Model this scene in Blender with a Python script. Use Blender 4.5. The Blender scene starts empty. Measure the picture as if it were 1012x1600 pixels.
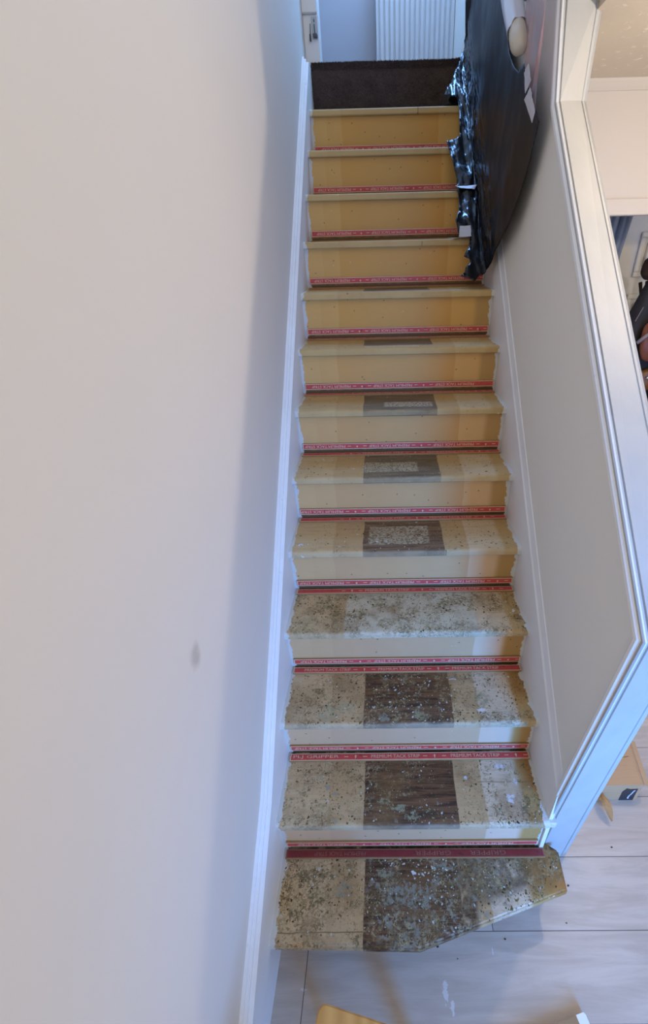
import bpy, bmesh, math, random
from mathutils import Vector, Matrix, noise
from mathutils.geometry import delaunay_2d_cdt

sc = bpy.context.scene
C = bpy.context.scene.collection
PI = math.pi

# ------------------------------------------------------------------ camera
cam_d = bpy.data.cameras.new('camera'); cam = bpy.data.objects.new('camera', cam_d); C.objects.link(cam)
PITCH, YAW, ROLL = .536133668, -.0129127941, -.0238252741
cp, sp, cy, sy = math.cos(PITCH), math.sin(PITCH), math.cos(YAW), math.sin(YAW)
fw = Vector((sy*cp, cy*cp, -sp)); rt0 = Vector((cy, -sy, 0)); up0 = rt0.cross(fw)
rt = rt0*math.cos(ROLL)+up0*math.sin(ROLL); up = up0*math.cos(ROLL)-rt0*math.sin(ROLL)
cam.matrix_world = Matrix(((rt.x, up.x, -fw.x, .354217), (rt.y, up.y, -fw.y, -.454278), (rt.z, up.z, -fw.z, 1.875051), (0, 0, 0, 1)))
cam_d.sensor_width = 36; cam_d.lens = 681.6118/1600*36
cam_d.shift_x = -91.335/1600; cam_d.shift_y = -9.295/1600
cam_d.clip_start = .02
sc.camera = cam

# ------------------------------------------------------------------ light and exposure
sc.view_settings.view_transform = 'Standard'; sc.view_settings.look = 'None'
sc.view_settings.gamma = 1; sc.view_settings.use_curve_mapping = False
sc.view_settings.exposure = 0.0
w = bpy.data.worlds.new('world'); sc.world = w; w.use_nodes = True
# added ambient fill for the stairwell: warm from behind the camera, cooler elsewhere
wt = w.node_tree; wb = wt.nodes['Background']
wc = wt.nodes.new('ShaderNodeTexCoord'); wx = wt.nodes.new('ShaderNodeSeparateXYZ'); wt.links.new(wc.outputs['Generated'], wx.inputs[0])
wm = wt.nodes.new('ShaderNodeMapRange'); wm.interpolation_type = 'SMOOTHSTEP'; wm.inputs[1].default_value = .2; wm.inputs[2].default_value = -.8
wt.links.new(wx.outputs[1], wm.inputs[0])
wr = wt.nodes.new('ShaderNodeMix'); wr.data_type = 'RGBA'; wt.links.new(wm.outputs[0], wr.inputs[0])
wr.inputs[6].default_value = (.47, .56, .70, 1); wr.inputs[7].default_value = (.98, .88, .78, 1)
wt.links.new(wr.outputs[2], wb.inputs[0]); wb.inputs[1].default_value = 1.0

def area(name, loc, target, size, sizey, power, col):
    d = bpy.data.lights.new(name, 'AREA'); d.shape = 'RECTANGLE'; d.size = size; d.size_y = sizey
    d.energy = power; d.color = col
    o = bpy.data.objects.new(name, d); C.objects.link(o); o.location = loc
    o.rotation_euler = (Vector(target)-Vector(loc)).to_track_quat('-Z', 'Y').to_euler()
    return o
pl = bpy.data.lights.new('room_lamp', 'POINT'); pl.energy = 27; pl.color = (1, .85, .70); pl.shadow_soft_size = .032
plo = bpy.data.objects.new('room_lamp', pl); C.objects.link(plo); plo.location = (1.60, .81, 2.15)
fd = area('front_door_daylight', (1.35, -1.75, 1.15), (1.05, .3, .55), .40, 1.3, 26, (.03, .31, 1)); fd.data.spread = math.radians(82)
area('upstairs_window_daylight', (.80, 3.2, 4.3), (-.03, 1.6, 2.2), .8, .8, 72, (.20, .46, 1))
area('back_room_fill', (2.3, 2.2, 2.2), (2.0, 2.6, 1.2), 1.2, 1.2, 5, (1, .88, .76))  # unseen fill light for the room beyond, widened to soften its shadows

# ------------------------------------------------------------------ numbers
R, G, W = .19, .20317, .82544
K = R/G
def pit(y): return K*(y+.022)+R       # height of the nosing line

# ------------------------------------------------------------------ helpers
def lin(r, g, b):
    f = lambda c: (c/255/12.92) if c/255 <= .04045 else ((c/255+.055)/1.055)**2.4
    return (f(r), f(g), f(b), 1)

def tag(o, label=None, cat=None, group=None, kind=None):
    if label: o['label'] = label
    if cat: o['category'] = cat
    if group: o['group'] = group
    if kind: o['kind'] = kind
    return o

def empty(name, loc, label, cat, group=None):
    o = bpy.data.objects.new(name, None); C.objects.link(o); o.location = loc; o.empty_display_size = .05
    return tag(o, label, cat, group)

def obj(name, bm, mats, parent=None, smooth=False, origin=None):
    """link a bmesh (built in world coordinates) as one object"""
    if origin is None and parent is not None: origin = Vector((0, 0, 0))
    if origin is not None and parent is None:
        bmesh.ops.translate(bm, verts=bm.verts, vec=-Vector(origin))
    me = bpy.data.meshes.new(name); bm.to_mesh(me); bm.free()
    if not isinstance(mats, (list, tuple)): mats = [mats]
    for m in mats: me.materials.append(m)
    if smooth:
        for p in me.polygons: p.use_smooth = True
    o = bpy.data.objects.new(name, me); C.objects.link(o)
    if parent is not None:
        o.parent = parent
        root = parent; off = Vector((0, 0, 0))
        while root is not None: off += root.location; root = root.parent
        o.location = -off
    elif origin is not None: o.location = Vector(origin)
    return o

def box(bm, x0, x1, y0, y1, z0, z1, bev=0, mi=0, seg=1):
    r = bmesh.ops.create_cube(bm, size=1)
    vs = r['verts']
    for v in vs:
        v.co = Vector((x0+(v.co.x+.5)*(x1-x0), y0+(v.co.y+.5)*(y1-y0), z0+(v.co.z+.5)*(z1-z0)))
    fs = list({f for v in vs for f in v.link_faces})
    for f in fs: f.material_index = mi
    if bev:
        es = list({e for v in vs for e in v.link_edges})
        bmesh.ops.bevel(bm, geom=es, offset=bev, segments=seg, affect='EDGES', profile=.5)
    return bm

def prism(bm, pts, axis, a, b, mi=0):
    """pts: polygon in the plane perpendicular to axis; extruded a..b"""
    def P(p, t):
        if axis == 0: return Vector((t, p[0], p[1]))
        if axis == 1: return Vector((p[0], t, p[1]))
        return Vector((p[0], p[1], t))
    A = [bm.verts.new(P(p, a)) for p in pts]; B = [bm.verts.new(P(p, b)) for p in pts]
    n = len(pts); fs = []
    fs.append(bm.faces.new(A)); fs.append(bm.faces.new(B[::-1]))
    for i in range(n): fs.append(bm.faces.new((A[i], B[i], B[(i+1) % n], A[(i+1) % n])))
    for f in fs: f.material_index = mi
    bmesh.ops.recalc_face_normals(bm, faces=fs)
    return bm

def loft(bm, rails, close=False, mi=0):
    """rails: list of polylines with equal number of points; quads between neighbours"""
    V = [[bm.verts.new(Vector(p)) for p in r] for r in rails]
    n = len(V); fs = []
    for i in range(n if close else n-1):
        a, b = V[i], V[(i+1) % n]
        for j in range(len(a)-1):
            fs.append(bm.faces.new((a[j], b[j], b[j+1], a[j+1])))
    if close:
        fs.append(bm.faces.new([r[0] for r in V])); fs.append(bm.faces.new([r[-1] for r in V][::-1]))
    for f in fs: f.material_index = mi
    bmesh.ops.recalc_face_normals(bm, faces=fs)
    return V

def tube(bm, pts, rad, seg=12, mi=0, caps=True, round_start=False):
    pts = [Vector(p) for p in pts]; rings = []
    rr = rad if isinstance(rad, (list, tuple)) else [rad]*len(pts)
    prev = None
    for i, p in enumerate(pts):
        t = (pts[min(i+1, len(pts)-1)]-pts[max(i-1, 0)]).normalized()
        a = t.orthogonal().normalized() if prev is None else (prev-t*prev.dot(t)).normalized()
        prev = a; b = t.cross(a)
        rings.append([bm.verts.new(p+(a*math.cos(k*2*PI/seg)+b*math.sin(k*2*PI/seg))*rr[i]) for k in range(seg)])
    fs = []
    for i in range(len(rings)-1):
        for k in range(seg):
            fs.append(bm.faces.new((rings[i][k], rings[i][(k+1) % seg], rings[i+1][(k+1) % seg], rings[i+1][k])))
    if caps:
        fs.append(bm.faces.new(rings[0][::-1])); fs.append(bm.faces.new(rings[-1]))
    for f in fs: f.material_index = mi; f.smooth = True
    bmesh.ops.recalc_face_normals(bm, faces=fs)

def subdiv(bm, cuts): bmesh.ops.subdivide_edges(bm, edges=bm.edges[:], cuts=cuts, use_grid_fill=True)

# ------------------------------------------------------------------ material builder
class NB:
    def __init__(s, name, rough=.6, spec=.5):
        s.m = bpy.data.materials.new(name); s.m.use_nodes = True
        s.t = s.m.node_tree; s.n = s.t.nodes; s.b = s.n['Principled BSDF']
        s.b.inputs['Roughness'].default_value = rough
        s.b.inputs['Specular IOR Level'].default_value = spec
        g = s.n.new('ShaderNodeNewGeometry'); s.pos = g.outputs['Position']
        sx = s.n.new('ShaderNodeSeparateXYZ'); s.t.links.new(s.pos, sx.inputs[0])
        s.x, s.y, s.z = sx.outputs[0], sx.outputs[1], sx.outputs[2]
    def put(s, sock, v):
        if isinstance(v, bpy.types.NodeSocket): s.t.links.new(v, sock)
        else: sock.default_value = v
    def op(s, o, a, b=0.0, c=None, clamp=False):
        n = s.n.new('ShaderNodeMath'); n.operation = o; n.use_clamp = clamp
        s.put(n.inputs[0], a); s.put(n.inputs[1], b)
        if c is not None: s.put(n.inputs[2], c)
        return n.outputs[0]
    def add(s, a, b): return s.op('ADD', a, b)
    def mul(s, a, b): return s.op('MULTIPLY', a, b, clamp=False)
    def mx(s, a, b): return s.op('MAXIMUM', a, b)
    def mix(s, f, a, b):
        n = s.n.new('ShaderNodeMix'); n.data_type = 'RGBA'
        s.put(n.inputs[0], f); s.put(n.inputs[6], a); s.put(n.inputs[7], b)
        return n.outputs[2]
    def st(s, v, a, b):        # smoothstep from a to b
        n = s.n.new('ShaderNodeMapRange'); n.interpolation_type = 'SMOOTHSTEP'
        s.put(n.inputs[0], v); n.inputs[1].default_value = a; n.inputs[2].default_value = b
        return n.outputs[0]
    def inv(s, a): return s.op('SUBTRACT', 1.0, a)
    def band(s, v, a, b, e=.002):   # 1 inside a..b
        return s.mul(s.st(v, a-e, a+e), s.inv(s.st(v, b-e, b+e)))
    def vec(s, sc3=(1, 1, 1), off=(0, 0, 0)):
        n = s.n.new('ShaderNodeMapping'); s.t.links.new(s.pos, n.inputs[0])
        n.inputs[1].default_value = off; n.inputs[3].default_value = sc3
        return n.outputs[0]
    def noise(s, scale, detail=3, rough=.55, sc3=(1, 1, 1), off=(0, 0, 0), dist=0):
        n = s.n.new('ShaderNodeTexNoise'); s.t.links.new(s.vec(sc3, off), n.inputs['Vector'])
        n.inputs['Scale'].default_value = scale; n.inputs['Detail'].default_value = detail
        n.inputs['Roughness'].default_value = rough; n.inputs['Distortion'].default_value = dist
        return n.outputs[0]
    def voro(s, scale, sc3=(1, 1, 1), off=(0, 0, 0), out=0):
        n = s.n.new('ShaderNodeTexVoronoi'); s.t.links.new(s.vec(sc3, off), n.inputs['Vector'])
        n.inputs['Scale'].default_value = scale
        return n.outputs[out]
    def voro2(s, scale, u, v, off=0.0, out=0):
        c = s.n.new('ShaderNodeCombineXYZ'); s.put(c.inputs[0], s.add(u, off)); s.put(c.inputs[1], v)
        n = s.n.new('ShaderNodeTexVoronoi'); n.voronoi_dimensions = '2D'; s.t.links.new(c.outputs[0], n.inputs['Vector'])
        n.inputs['Scale'].default_value = scale
        if out: 
            q = s.n.new('ShaderNodeSeparateXYZ'); s.t.links.new(n.outputs[1], q.inputs[0]); return q.outputs[0]
        return n.outputs[0]
    def spot(s, u, v, cx, cy_, rx, ry=None, rag=.5, seed=0):
        """ragged round patch, 1 inside"""
        ry = ry or rx
        a = s.mul(s.op('SUBTRACT', u, cx), 1/rx); b2 = s.mul(s.op('SUBTRACT', v, cy_), 1/ry)
        d = s.op('SQRT', s.add(s.mul(a, a), s.mul(b2, b2)))
        d = s.add(d, s.mul(s.op('SUBTRACT', s.noise(70, 4, .65, off=(seed, cx, cy_)), .5), rag*4))
        return s.inv(s.st(d, .85, 1.1))
    def done(s, col, bump=None, bs=.3, bd=.002, rough=None):
        s.put(s.b.inputs['Base Color'], col)
        if rough is not None: s.put(s.b.inputs['Roughness'], rough)
        if bump is not None:
            n = s.n.new('ShaderNodeBump'); n.inputs['Strength'].default_value = bs; n.inputs['Distance'].default_value = bd
            s.t.links.new(bump, n.inputs['Height']); s.t.links.new(n.outputs[0], s.b.inputs['Normal'])
        return s.m

def plain(name, col, rough=.6, spec=.5, var=.04, ns=30, bs=.1, metal=0):
    b = NB(name, rough, spec); n = b.noise(ns, 3)
    d = tuple(c*(1-var*2) for c in col[:3])+(1,)
    b.b.inputs['Metallic'].default_value = metal
    return b.done(b.mix(n, d, col), n, bs, .001)

# wall emulsion, gloss woodwork
def wall_mat(name, col, blot=.03):
    b = NB(name, .75, .3)
    n1 = b.noise(2.2, 3); n2 = b.noise(160, 2)
    dk = tuple(c*(1-blot*2) for c in col[:3])+(1,)
    c = b.mix(n1, dk, col)
    return b, c, n2
b, c, n2 = wall_mat('wall_paint_left', lin(226, 219, 210))
# a faint scuff low on the wall and a slightly darker patch of fresh paint
sc1 = b.mul(b.band(b.add(b.y, b.mul(b.noise(25), .03)), .135, .165, .012), b.band(b.add(b.z, b.mul(b.noise(20, off=(3, 0, 0)), .03)), 1.18, 1.225, .012))
c = b.mix(b.mul(sc1, .45), c, lin(150, 140, 128))
M_wallL = b.done(c, n2, .12, .0008)
b, c, n2 = wall_mat('wall_paint_right', lin(234, 230, 220))
M_wallR = b.done(c, n2, .12, .0008)
b, c, n2 = wall_mat('wall_paint_upstairs', lin(172, 172, 176))
M_wallUp = b.done(c, n2, .12, .0008)
b, c, n2 = wall_mat('wall_paint_hall', lin(200, 192, 181))
M_hall = b.done(c, n2, .12, .0008)
b = NB('ceiling_textured', .85, .2)
v = b.noise(70, 3, .6); v2 = b.st(b.noise(28, 3), .60, .74)
M_ceil = b.done(b.mix(v2, lin(202, 190, 172), lin(228, 218, 200)), b.add(v, v2), .5, .003)
b = NB('white_gloss', .48, .4)
n1 = b.noise(14, 4, .6, (1, .35, .35)); n2 = b.st(b.noise(40, 3), .68, .78)
cc = b.mix(n1, lin(220, 220, 220), lin(240, 240, 238)); cc = b.mix(b.mul(n2, .35), cc, lin(180, 178, 170))
M_gloss = b.done(cc, b.noise(90, 3, .6, (1, .2, .2)), .22, .0012)
M_string = M_gloss
# post and capping: same gloss with scuffs, colour darkened to offset the room lamp
b = NB('white_gloss_dimmed_worn', .6, .3)
n1 = b.noise(9, 4, .6); n2 = b.st(b.noise(34, 4, .65), .60, .70)
cc = b.mix(n1, lin(166, 167, 164), lin(186, 186, 181)); cc = b.mix(b.mul(n2, .25), cc, lin(176, 178, 176))
M_cap = b.done(cc, b.noise(60, 4, .6, (1, .3, .3)), .25, .0015)

# ------------------------------------------------------------------ tread / riser materials
TAN_L, TAN_M, TAN_D = lin(196, 168, 122), lin(180, 150, 102), lin(168, 134, 82)
def lerpc(a, b, t): return tuple(a[i]*(1-t)+b[i]*t for i in range(3))+(1,)

def paint_slop(b, c, seed, xr=W):
    """white gloss brushed over the wood along both stringboards"""
    nz = b.noise(22, 4, .6, off=(seed, seed*.7, 0)); nz2 = b.noise(60, 3, .6, off=(0, seed, 0))
    edge = b.add(b.mul(nz, .040), b.mul(nz2, .012))
    l = b.inv(b.st(b.op('SUBTRACT', b.x, b.op('SUBTRACT', edge, .014)), -.0015, .0015))
    r = b.st(b.add(b.x, b.op('SUBTRACT', edge, .014)), xr-.0015, xr+.0015)
    m = b.mx(l, r)
    return b.mix(m, c, lin(204, 202, 195)), m

def riser_mat(n):
    b = NB('riser_%d' % n, .55, .35)
    t = max(0, min(1, (9-n)/6.0))          # lower risers paler: the light falling there is painted in
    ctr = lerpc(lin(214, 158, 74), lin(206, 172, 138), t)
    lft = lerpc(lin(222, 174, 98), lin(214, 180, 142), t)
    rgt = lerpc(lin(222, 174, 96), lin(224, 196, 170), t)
    wob = b.mul(b.noise(7, 2, off=(n, 0, 0)), .014)
    xd = b.add(b.x, wob)
    c = b.mix(b.st(xd, .158, .164), lft, ctr)
    c = b.mix(b.band(xd, .085, .161, .003), c, lerpc(lft, ctr, .35))
    c = b.mix(b.st(xd, .652, .658), c, rgt)
    c = b.mix(b.st(xd, .745, .775), c, lerpc(lin(190, 150, 88), lin(182, 142, 84), t))  # orange right end: shade outside the blue daylight, painted into the colour
    c = b.mix(b.mul(b.noise(5, 4, .6, off=(0, n*3, 0)), .30), c, TAN_D)
    c = b.mix(b.mul(b.noise(60, 3, .6, (.25, 1, 1)), .10), c, lin(140, 110, 66))
    # nail and staple marks
    vd = b.voro2(15, b.x, b.z, n*1.7); vc = b.voro2(15, b.x, b.z, n*1.7, 1)
    sel = b.st(vc, .55, .56)
    dot = b.mul(b.inv(b.st(b.add(vd, b.mul(b.noise(120), .05)), .050, .078)), sel)
    c = b.mix(b.mul(dot, .75), c, lin(96, 72, 42))
    ch = b.st(b.noise(55, 3, .5, off=(n*2, 5, 1)), .735, .755)
    c = b.mix(b.mul(ch, .7), c, lin(205, 190, 160))
    # grime just over the gripper
    zz = b.op('SUBTRACT', b.z, (n-1)*R)
    gr = b.mul(b.inv(b.st(b.add(zz, b.mul(b.noise(40, 3, off=(n, 2, 2)), .012)), .018, .034)), .9)
    c = b.mix(gr, c, lin(84, 62, 38))
    c, m = paint_slop(b, c, n*1.3)
    return b.done(c, b.add(b.noise(120, 3, .6, (.3, 1, 1)), b.mul(m, .5)), .25, .0012)

SPOTS = {     # ragged patches seen on single treads: x, y, half width, half depth, kind
    2: [(.713, .353, .013, .011, 'w'), (.749, .304, .008, .011, 'w'), (.722, .255, .014, .014, 'w'), (.594, .317, .006, .007, 'w'), (.393, .267, .016, .007, 's'), (.328, .249, .022, .008, 's'), (.378, .230, .022, .009, 's'), (.416, .207, .020, .011, 's'), (.147, .292, .009, .009, 'l'), (.172, .269, .010, .008, 'l'), (.177, .195, .014, .007, 'l'), (.10, .178, .05, .006, 'd'), (.20, .180, .05, .006, 's'), (.757, .222, .012, .013, 'd'), (.772, .249, .010, .016, 'd')],
    3: [(.570, .549, .018, .004, 'w'), (.649, .428, .012, .007, 'w'), (.332, .405, .016, .014, 'l'), (.447, .419, .016, .022, 's'), (.404, .549, .009, .006, 'l'), (.107, .507, .022, .010, 'd'), (.206, .445, .028, .022, 's'), (.077, .384, .024, .006, 'd'), (.675, .409, .030, .014, 'd'), (.665, .474, .022, .020, 's'), (.15, .42, .03, .03, 's')],
    5: [(.045, .838, .022, .008, 'w'), (.245, .897, .006, .005, 'c')],
    6: [(.733, 1.138, .042, .012, 'c'), (.094, 1.094, .007, .004, 'c')],
    1: [(.10, .128, .07, .014, 'd'), (.113, .066, .025, .018, 'd'), (.20, .09, .02, .02, 'l'), (.06, .034, .02, .012, 'd'), (.402, .076, .07, .03, 'l'), (.506, .146, .03, .012, 'l'), (.325, .131, .03, .010, 's')],
}
def tread_mat(n):
    b = NB('tread_%d' % n, .6, .35)
    s = n*2.37
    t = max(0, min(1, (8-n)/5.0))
    wx = b.mul(b.op('SUBTRACT', b.noise(9, 3, off=(s, 0, 0)), .5), .012)
    wy = b.mul(b.op('SUBTRACT', b.noise(11, 3, off=(0, s, 0)), .5), .014)
    x = b.add(b.x, wx); y = b.op('SUBTRACT', b.add(b.y, wy), (n-1)*G)   # 0 at the riser below .. G at the back
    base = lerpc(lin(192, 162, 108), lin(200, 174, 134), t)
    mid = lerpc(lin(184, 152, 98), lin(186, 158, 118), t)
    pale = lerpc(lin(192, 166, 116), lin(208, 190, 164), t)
    c = b.mix(b.st(x, .152, .158), base, mid)
    c = b.mix(b.st(x, .640, .646), c, pale)
    c = b.mix(b.st(x, .755, .775), c, lin(186, 154, 100))  # tan right end: shade past the daylight's edge, painted in
    # soft grain
    gn = b.noise(10, 5, .65, (1, 9, 1), (s, 0, 0))
    c = b.mix(b.mul(b.st(gn, .45, .7), .28), c, lin(150, 118, 74))
    c = b.mix(b.mul(b.st(b.noise(5, 4, .6, off=(s, s, 0)), .45, .75), .35), c, lin(158, 128, 84))
    # dark stained strip left bare by the old runner
    if n != 4:
        gw = b.noise(6, 6, .7, (1.2, 16, 1), (s, 0, 0), .4)
        if n >= 6: d1, d2 = lin(124, 106, 78), lin(96, 80, 56)
        elif n == 5: d1, d2 = lin(128, 102, 74), lin(92, 68, 46)
        else: d1, d2 = lin(112, 80, 54), lin(58, 40, 28)
        dk = b.mix(b.st(gw, .38, .62), d2, d1)
        pm = b.band(x, .265, .556, .002)
        if n == 1: pm = b.mx(pm, b.mul(b.band(x, .50, .60, .012), b.st(b.noise(16, 3, off=(2, 2, 0)), .40, .52)))
        if n == 8: pm = b.mul(pm, b.st(y, .035, .04))
        if n >= 9: pm = b.mul(pm, b.st(y, .03, .035))
        c = b.mix(pm, c, dk)
        # pale backing left inside the strip
        if n in (6, 5, 7, 8):
            x0, x1, y0, y1 = {6: (.262, .475, .02, .105), 5: (.285, .505, .02, .135), 7: (.35, .54, .01, .07), 8: (.27, .5, .0, .03)}[n]
            rm = b.mul(b.band(x, x0, x1, .004), b.band(y, y0, y1, .004))
            rn = b.st(b.noise(130, 4, .7, off=(s, 0, 0)), .40, .56)
            c = b.mix(b.mul(rm, b.mul(rn, .75)), c, lin(188, 178, 152))
    else:
        rm = b.mul(b.band(x, .20, .655, .006), b.st(b.noise(38, 4, .7, off=(s, 0, 0)), .18, .34))
        c = b.mix(b.mul(rm, .85), c, lin(196, 190, 168))
    if n == 1:      # black grime spread right of the strip, clean wood along the cut edge
        edge = b.add(b.y, b.mul(b.x, -.278))          # diagonal front edge
        gm = b.mul(b.st(x, .53, .57), b.mul(b.st(edge, -.135, -.10), b.st(b.noise(13, 5, .7, off=(4, 1, 0)), .33, .52)))
        c = b.mix(b.mul(gm, .85), c, b.mix(b.st(b.noise(70, 4, .7), .4, .6), lin(66, 54, 40), lin(118, 104, 80)))
        c = b.mix(b.mul(b.band(y, -.0055, -.0025, .001), .7), c, lin(90, 66, 42))
        c = b.mix(b.mul(b.st(b.x, .80, .83), b.st(b.noise(20, 3, off=(1, 1, 0)), .4, .6)), c, lin(178, 130, 66))
    if n == 2: c = b.mix(b.mul(b.mul(b.band(y, .098, .101, .001), b.st(b.x, .62, .64)), .6), c, lin(110, 84, 56))
    if n <= 3: c = b.mix(b.mul(b.mul(b.st(b.x, .745, .79), b.st(y, .05, .10)), .7), c, lin(150, 104, 50))  # orange-brown right end of the low treads: warm shade painted on
    # glue and underlay residue: speckle in the colours of old foam
    dens = {1: .46, 2: .50, 3: .475, 4: .44, 5: .56, 6: .58, 7: .59, 8: .60}.get(n, .63)
    cl = b.mul(b.st(b.noise(13, 4, .7, off=(s*2, 1, 0)), .42, .56), b.st(b.noise(4, 2, .5, off=(s, 8, 0)), .34, .50))
    r1 = b.mul(b.st(b.noise(105, 4, .65, off=(s, 3, 0), dist=1.2), dens, dens+.06), cl)
    gcol = b.mix(b.st(b.noise(40, 2, off=(0, s, 0)), .35, .65), lin(100, 86, 52), lin(166, 152, 116))
    c = b.mix(b.mul(r1, .85), c, gcol)
    if n <= 4:
        # fine dark grit, then grey-green lumps where the strip was glued
        r2 = b.mul(b.st(b.noise(150, 4, .7, off=(s, 9, 0)), .56, .62), b.st(b.noise(8, 3, .6, off=(s*1.4, 7, 0)), .42, .58))
        c = b.mix(b.mul(r2, .75), c, lin(82, 68, 42))
        lum = b.st(b.noise(44, 4, .7, off=(s, 5, 0)), {1: .54, 2: .62, 3: .60, 4: .70}[n], {1: .60, 2: .66, 3: .64, 4: .73}[n])
        r3 = b.mul(b.mul(lum, b.band(x, .27, .70 if n == 1 else .60, .03)), b.st(b.noise(9, 3, .6, off=(s, 2, 0)), .38, .55))
        c = b.mix(b.mul(r3, .8), c, b.mix(b.noise(60, 2), lin(96, 88, 70), lin(158, 158, 144)))
        st_ = b.st(b.noise(6, 4, .6, off=(s*.7, 4, 0)), .46, .68)
        c = b.mix(b.mul(st_, .50), c, lin(124, 94, 58))
    # white paint blobs and dark specks
    wb = b.st(b.noise(24, 4, .55, off=(s*3, 0, 0)), .725, .74)
    c = b.mix(b.mul(wb, .9), c, lin(214, 214, 214))
    vd = b.voro2(17, b.x, b.y, s); vc = b.voro2(17, b.x, b.y, s, 1)
    dd = b.mul(b.inv(b.st(b.add(vd, b.mul(b.noise(140), .08)), .075, .10)), b.st(vc, .66, .67))
    c = b.mix(b.mul(dd, .8), c, lin(52, 40, 28))
    frag = b.st(b.noise(85, 4, .7, off=(s, 6, 2)), .40, .56)
    for (cx, cyy, rx, ry, k) in SPOTS.get(n, ()):
        c = b.mix(b.mul(b.spot(b.x, b.y, cx, cyy, rx, ry, .8, s), b.mul(frag, .72 if k != 'w' else .85)), c, {'w': lin(208, 212, 220), 's': lin(146, 150, 122), 'c': lin(206, 184, 140), 'd': lin(92, 86, 56), 'l': lin(136, 140, 126)}[k])
    # dirt packed into the back corner, behind and around the gripper
    dm = b.mul(b.st(b.add(y, b.mul(b.noise(45, 4, off=(s, 0, 4)), .012)), G-.012, G-.001), b.st(b.noise(26, 4, .6, (1, .4, 1), (s, 0, 8)), .36, .55))
    c = b.mix(b.mul(dm, .85), c, lin(48, 36, 24))
    fr = b.mul(b.inv(b.st(y, -.024, -.016)), .45 if n > 1 else 0)        # worn pale front edge
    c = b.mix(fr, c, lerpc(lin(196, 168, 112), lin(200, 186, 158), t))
    c, m = paint_slop(b, c, n*1.9+4, W if n > 1 else 2)
    hgt = b.add(b.mul(r1, .8), b.add(b.noise(150, 4, .7, (.3, 1, 1)), b.mul(m, .4)))
    return b.done(c, hgt, .45, .0015)

def strip_mat(name, r1, r2):
    b = NB(name, .5, .4)
    n1 = b.noise(18, 4, .6); n2 = b.st(b.noise(70, 4, .7), .60, .68)
    c = b.mix(n1, r1, r2); c = b.mix(b.mul(n2, .7), c, lin(66, 40, 30))
    return b.done(c, b.noise(200, 2), .15, .0006)
M_red = strip_mat('gripper_red_print', lin(188, 66, 62), lin(210, 92, 84))
M_redw = strip_mat('gripper_red_print_dirty', lin(96, 40, 38), lin(150, 56, 56))
M_cream = plain('gripper_cream_print', lin(230, 204, 172), .6, .3, .10, 60)
M_creamw = plain('gripper_cream_print_dirty', lin(156, 112, 92), .6, .3, .2, 60)
M_gwood = plain('gripper_bare_wood', lin(170, 130, 84), .7, .2, .15, 60)

# ------------------------------------------------------------------ setting: floor
b = NB('laminate_planks', .35, .4)
row = b.op('FLOOR', b.mul(b.op('SUBTRACT', b.y, .047), 1/.194))
fy = b.op('FRACT', b.mul(b.op('SUBTRACT', b.y, .047), 1/.194))
jx = b.mul(b.op('SUBTRACT', b.op('SUBTRACT', b.x, .667), b.add(b.mul(row, .582), b.mul(b.op('GREATER_THAN', row, .5), .45))), 1/1.29)
col_i = b.op('FLOOR', jx); fx = b.op('FRACT', jx)
seam = b.mx(b.inv(b.st(b.op('MINIMUM', fy, b.inv(fy)), .003, .009)), b.inv(b.st(b.op('MINIMUM', fx, b.inv(fx)), .0006, .0014)))
cmb = b.n.new('ShaderNodeCombineXYZ'); b.put(cmb.inputs[0], row); b.put(cmb.inputs[1], col_i)
wn = b.n.new('ShaderNodeTexWhiteNoise'); b.t.links.new(cmb.outputs[0], wn.inputs[0])
va = b.n.new('ShaderNodeVectorMath'); va.operation = 'MULTIPLY_ADD'
b.t.links.new(wn.outputs[1], va.inputs[0]); va.inputs[1].default_value = (7, 7, 7); b.t.links.new(b.pos, va.inputs[2])
mp = b.n.new('ShaderNodeMapping'); b.t.links.new(va.outputs[0], mp.inputs[0]); mp.inputs[3].default_value = (1.3, 9, 1)
gn = b.n.new('ShaderNodeTexNoise'); b.t.links.new(mp.outputs[0], gn.inputs[0]); gn.inputs['Scale'].default_value = 2.4; gn.inputs['Detail'].default_value = 7; gn.inputs['Roughness'].default_value = .62; gn.inputs['Distortion'].default_value = .7
g2 = b.noise(30, 4, .7, (.25, 3, 1))
c = b.mix(b.st(gn.outputs[0], .32, .70), lin(176, 162, 148), lin(196, 183, 169))
c = b.mix(b.mul(b.st(g2, .5, .75), .2), c, lin(150, 140, 138))
c = b.mix(b.mul(wn.outputs[0], .12), c, lin(170, 160, 156))
sp1 = b.st(b.noise(13, 5, .75, (1.6, 1, 1)), .715, .745)
c = b.mix(b.mul(sp1, .35), c, lin(222, 222, 224))
for q in ((.500, -.085, .007, .020), (.517, -.115, .006, .016), (.084, -.078, .012, .004), (.655, .0, .002, .008)):
    c = b.mix(b.mul(b.spot(b.x, b.y, *q, .9, 3), .5), c, lin(226, 226, 228))
c = b.mix(b.mul(seam, .85), c, lin(72, 66, 68))
M_floor = b.done(c, b.op('SUBTRACT', gn.outputs[0], b.mul(seam, 2.0)), .18, .0015)
bm = bmesh.new(); box(bm, -.03, 3.2, -1.9, 3.4, -.02, 0)
tag(obj('floor', bm, M_floor), kind='structure')

# left wall, whole height of the stairwell
bm = bmesh.new(); box(bm, -.13, -.03, -1.9, 3.6, -.02, 4.6)
tag(obj('wall_left', bm, M_wallL), kind='structure')
# landing back wall
bm = bmesh.new(); box(bm, -.13, 2.4, 3.6, 3.7, 2.3, 4.6)
tag(obj('wall_back', bm, M_wallUp), kind='structure')
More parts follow.
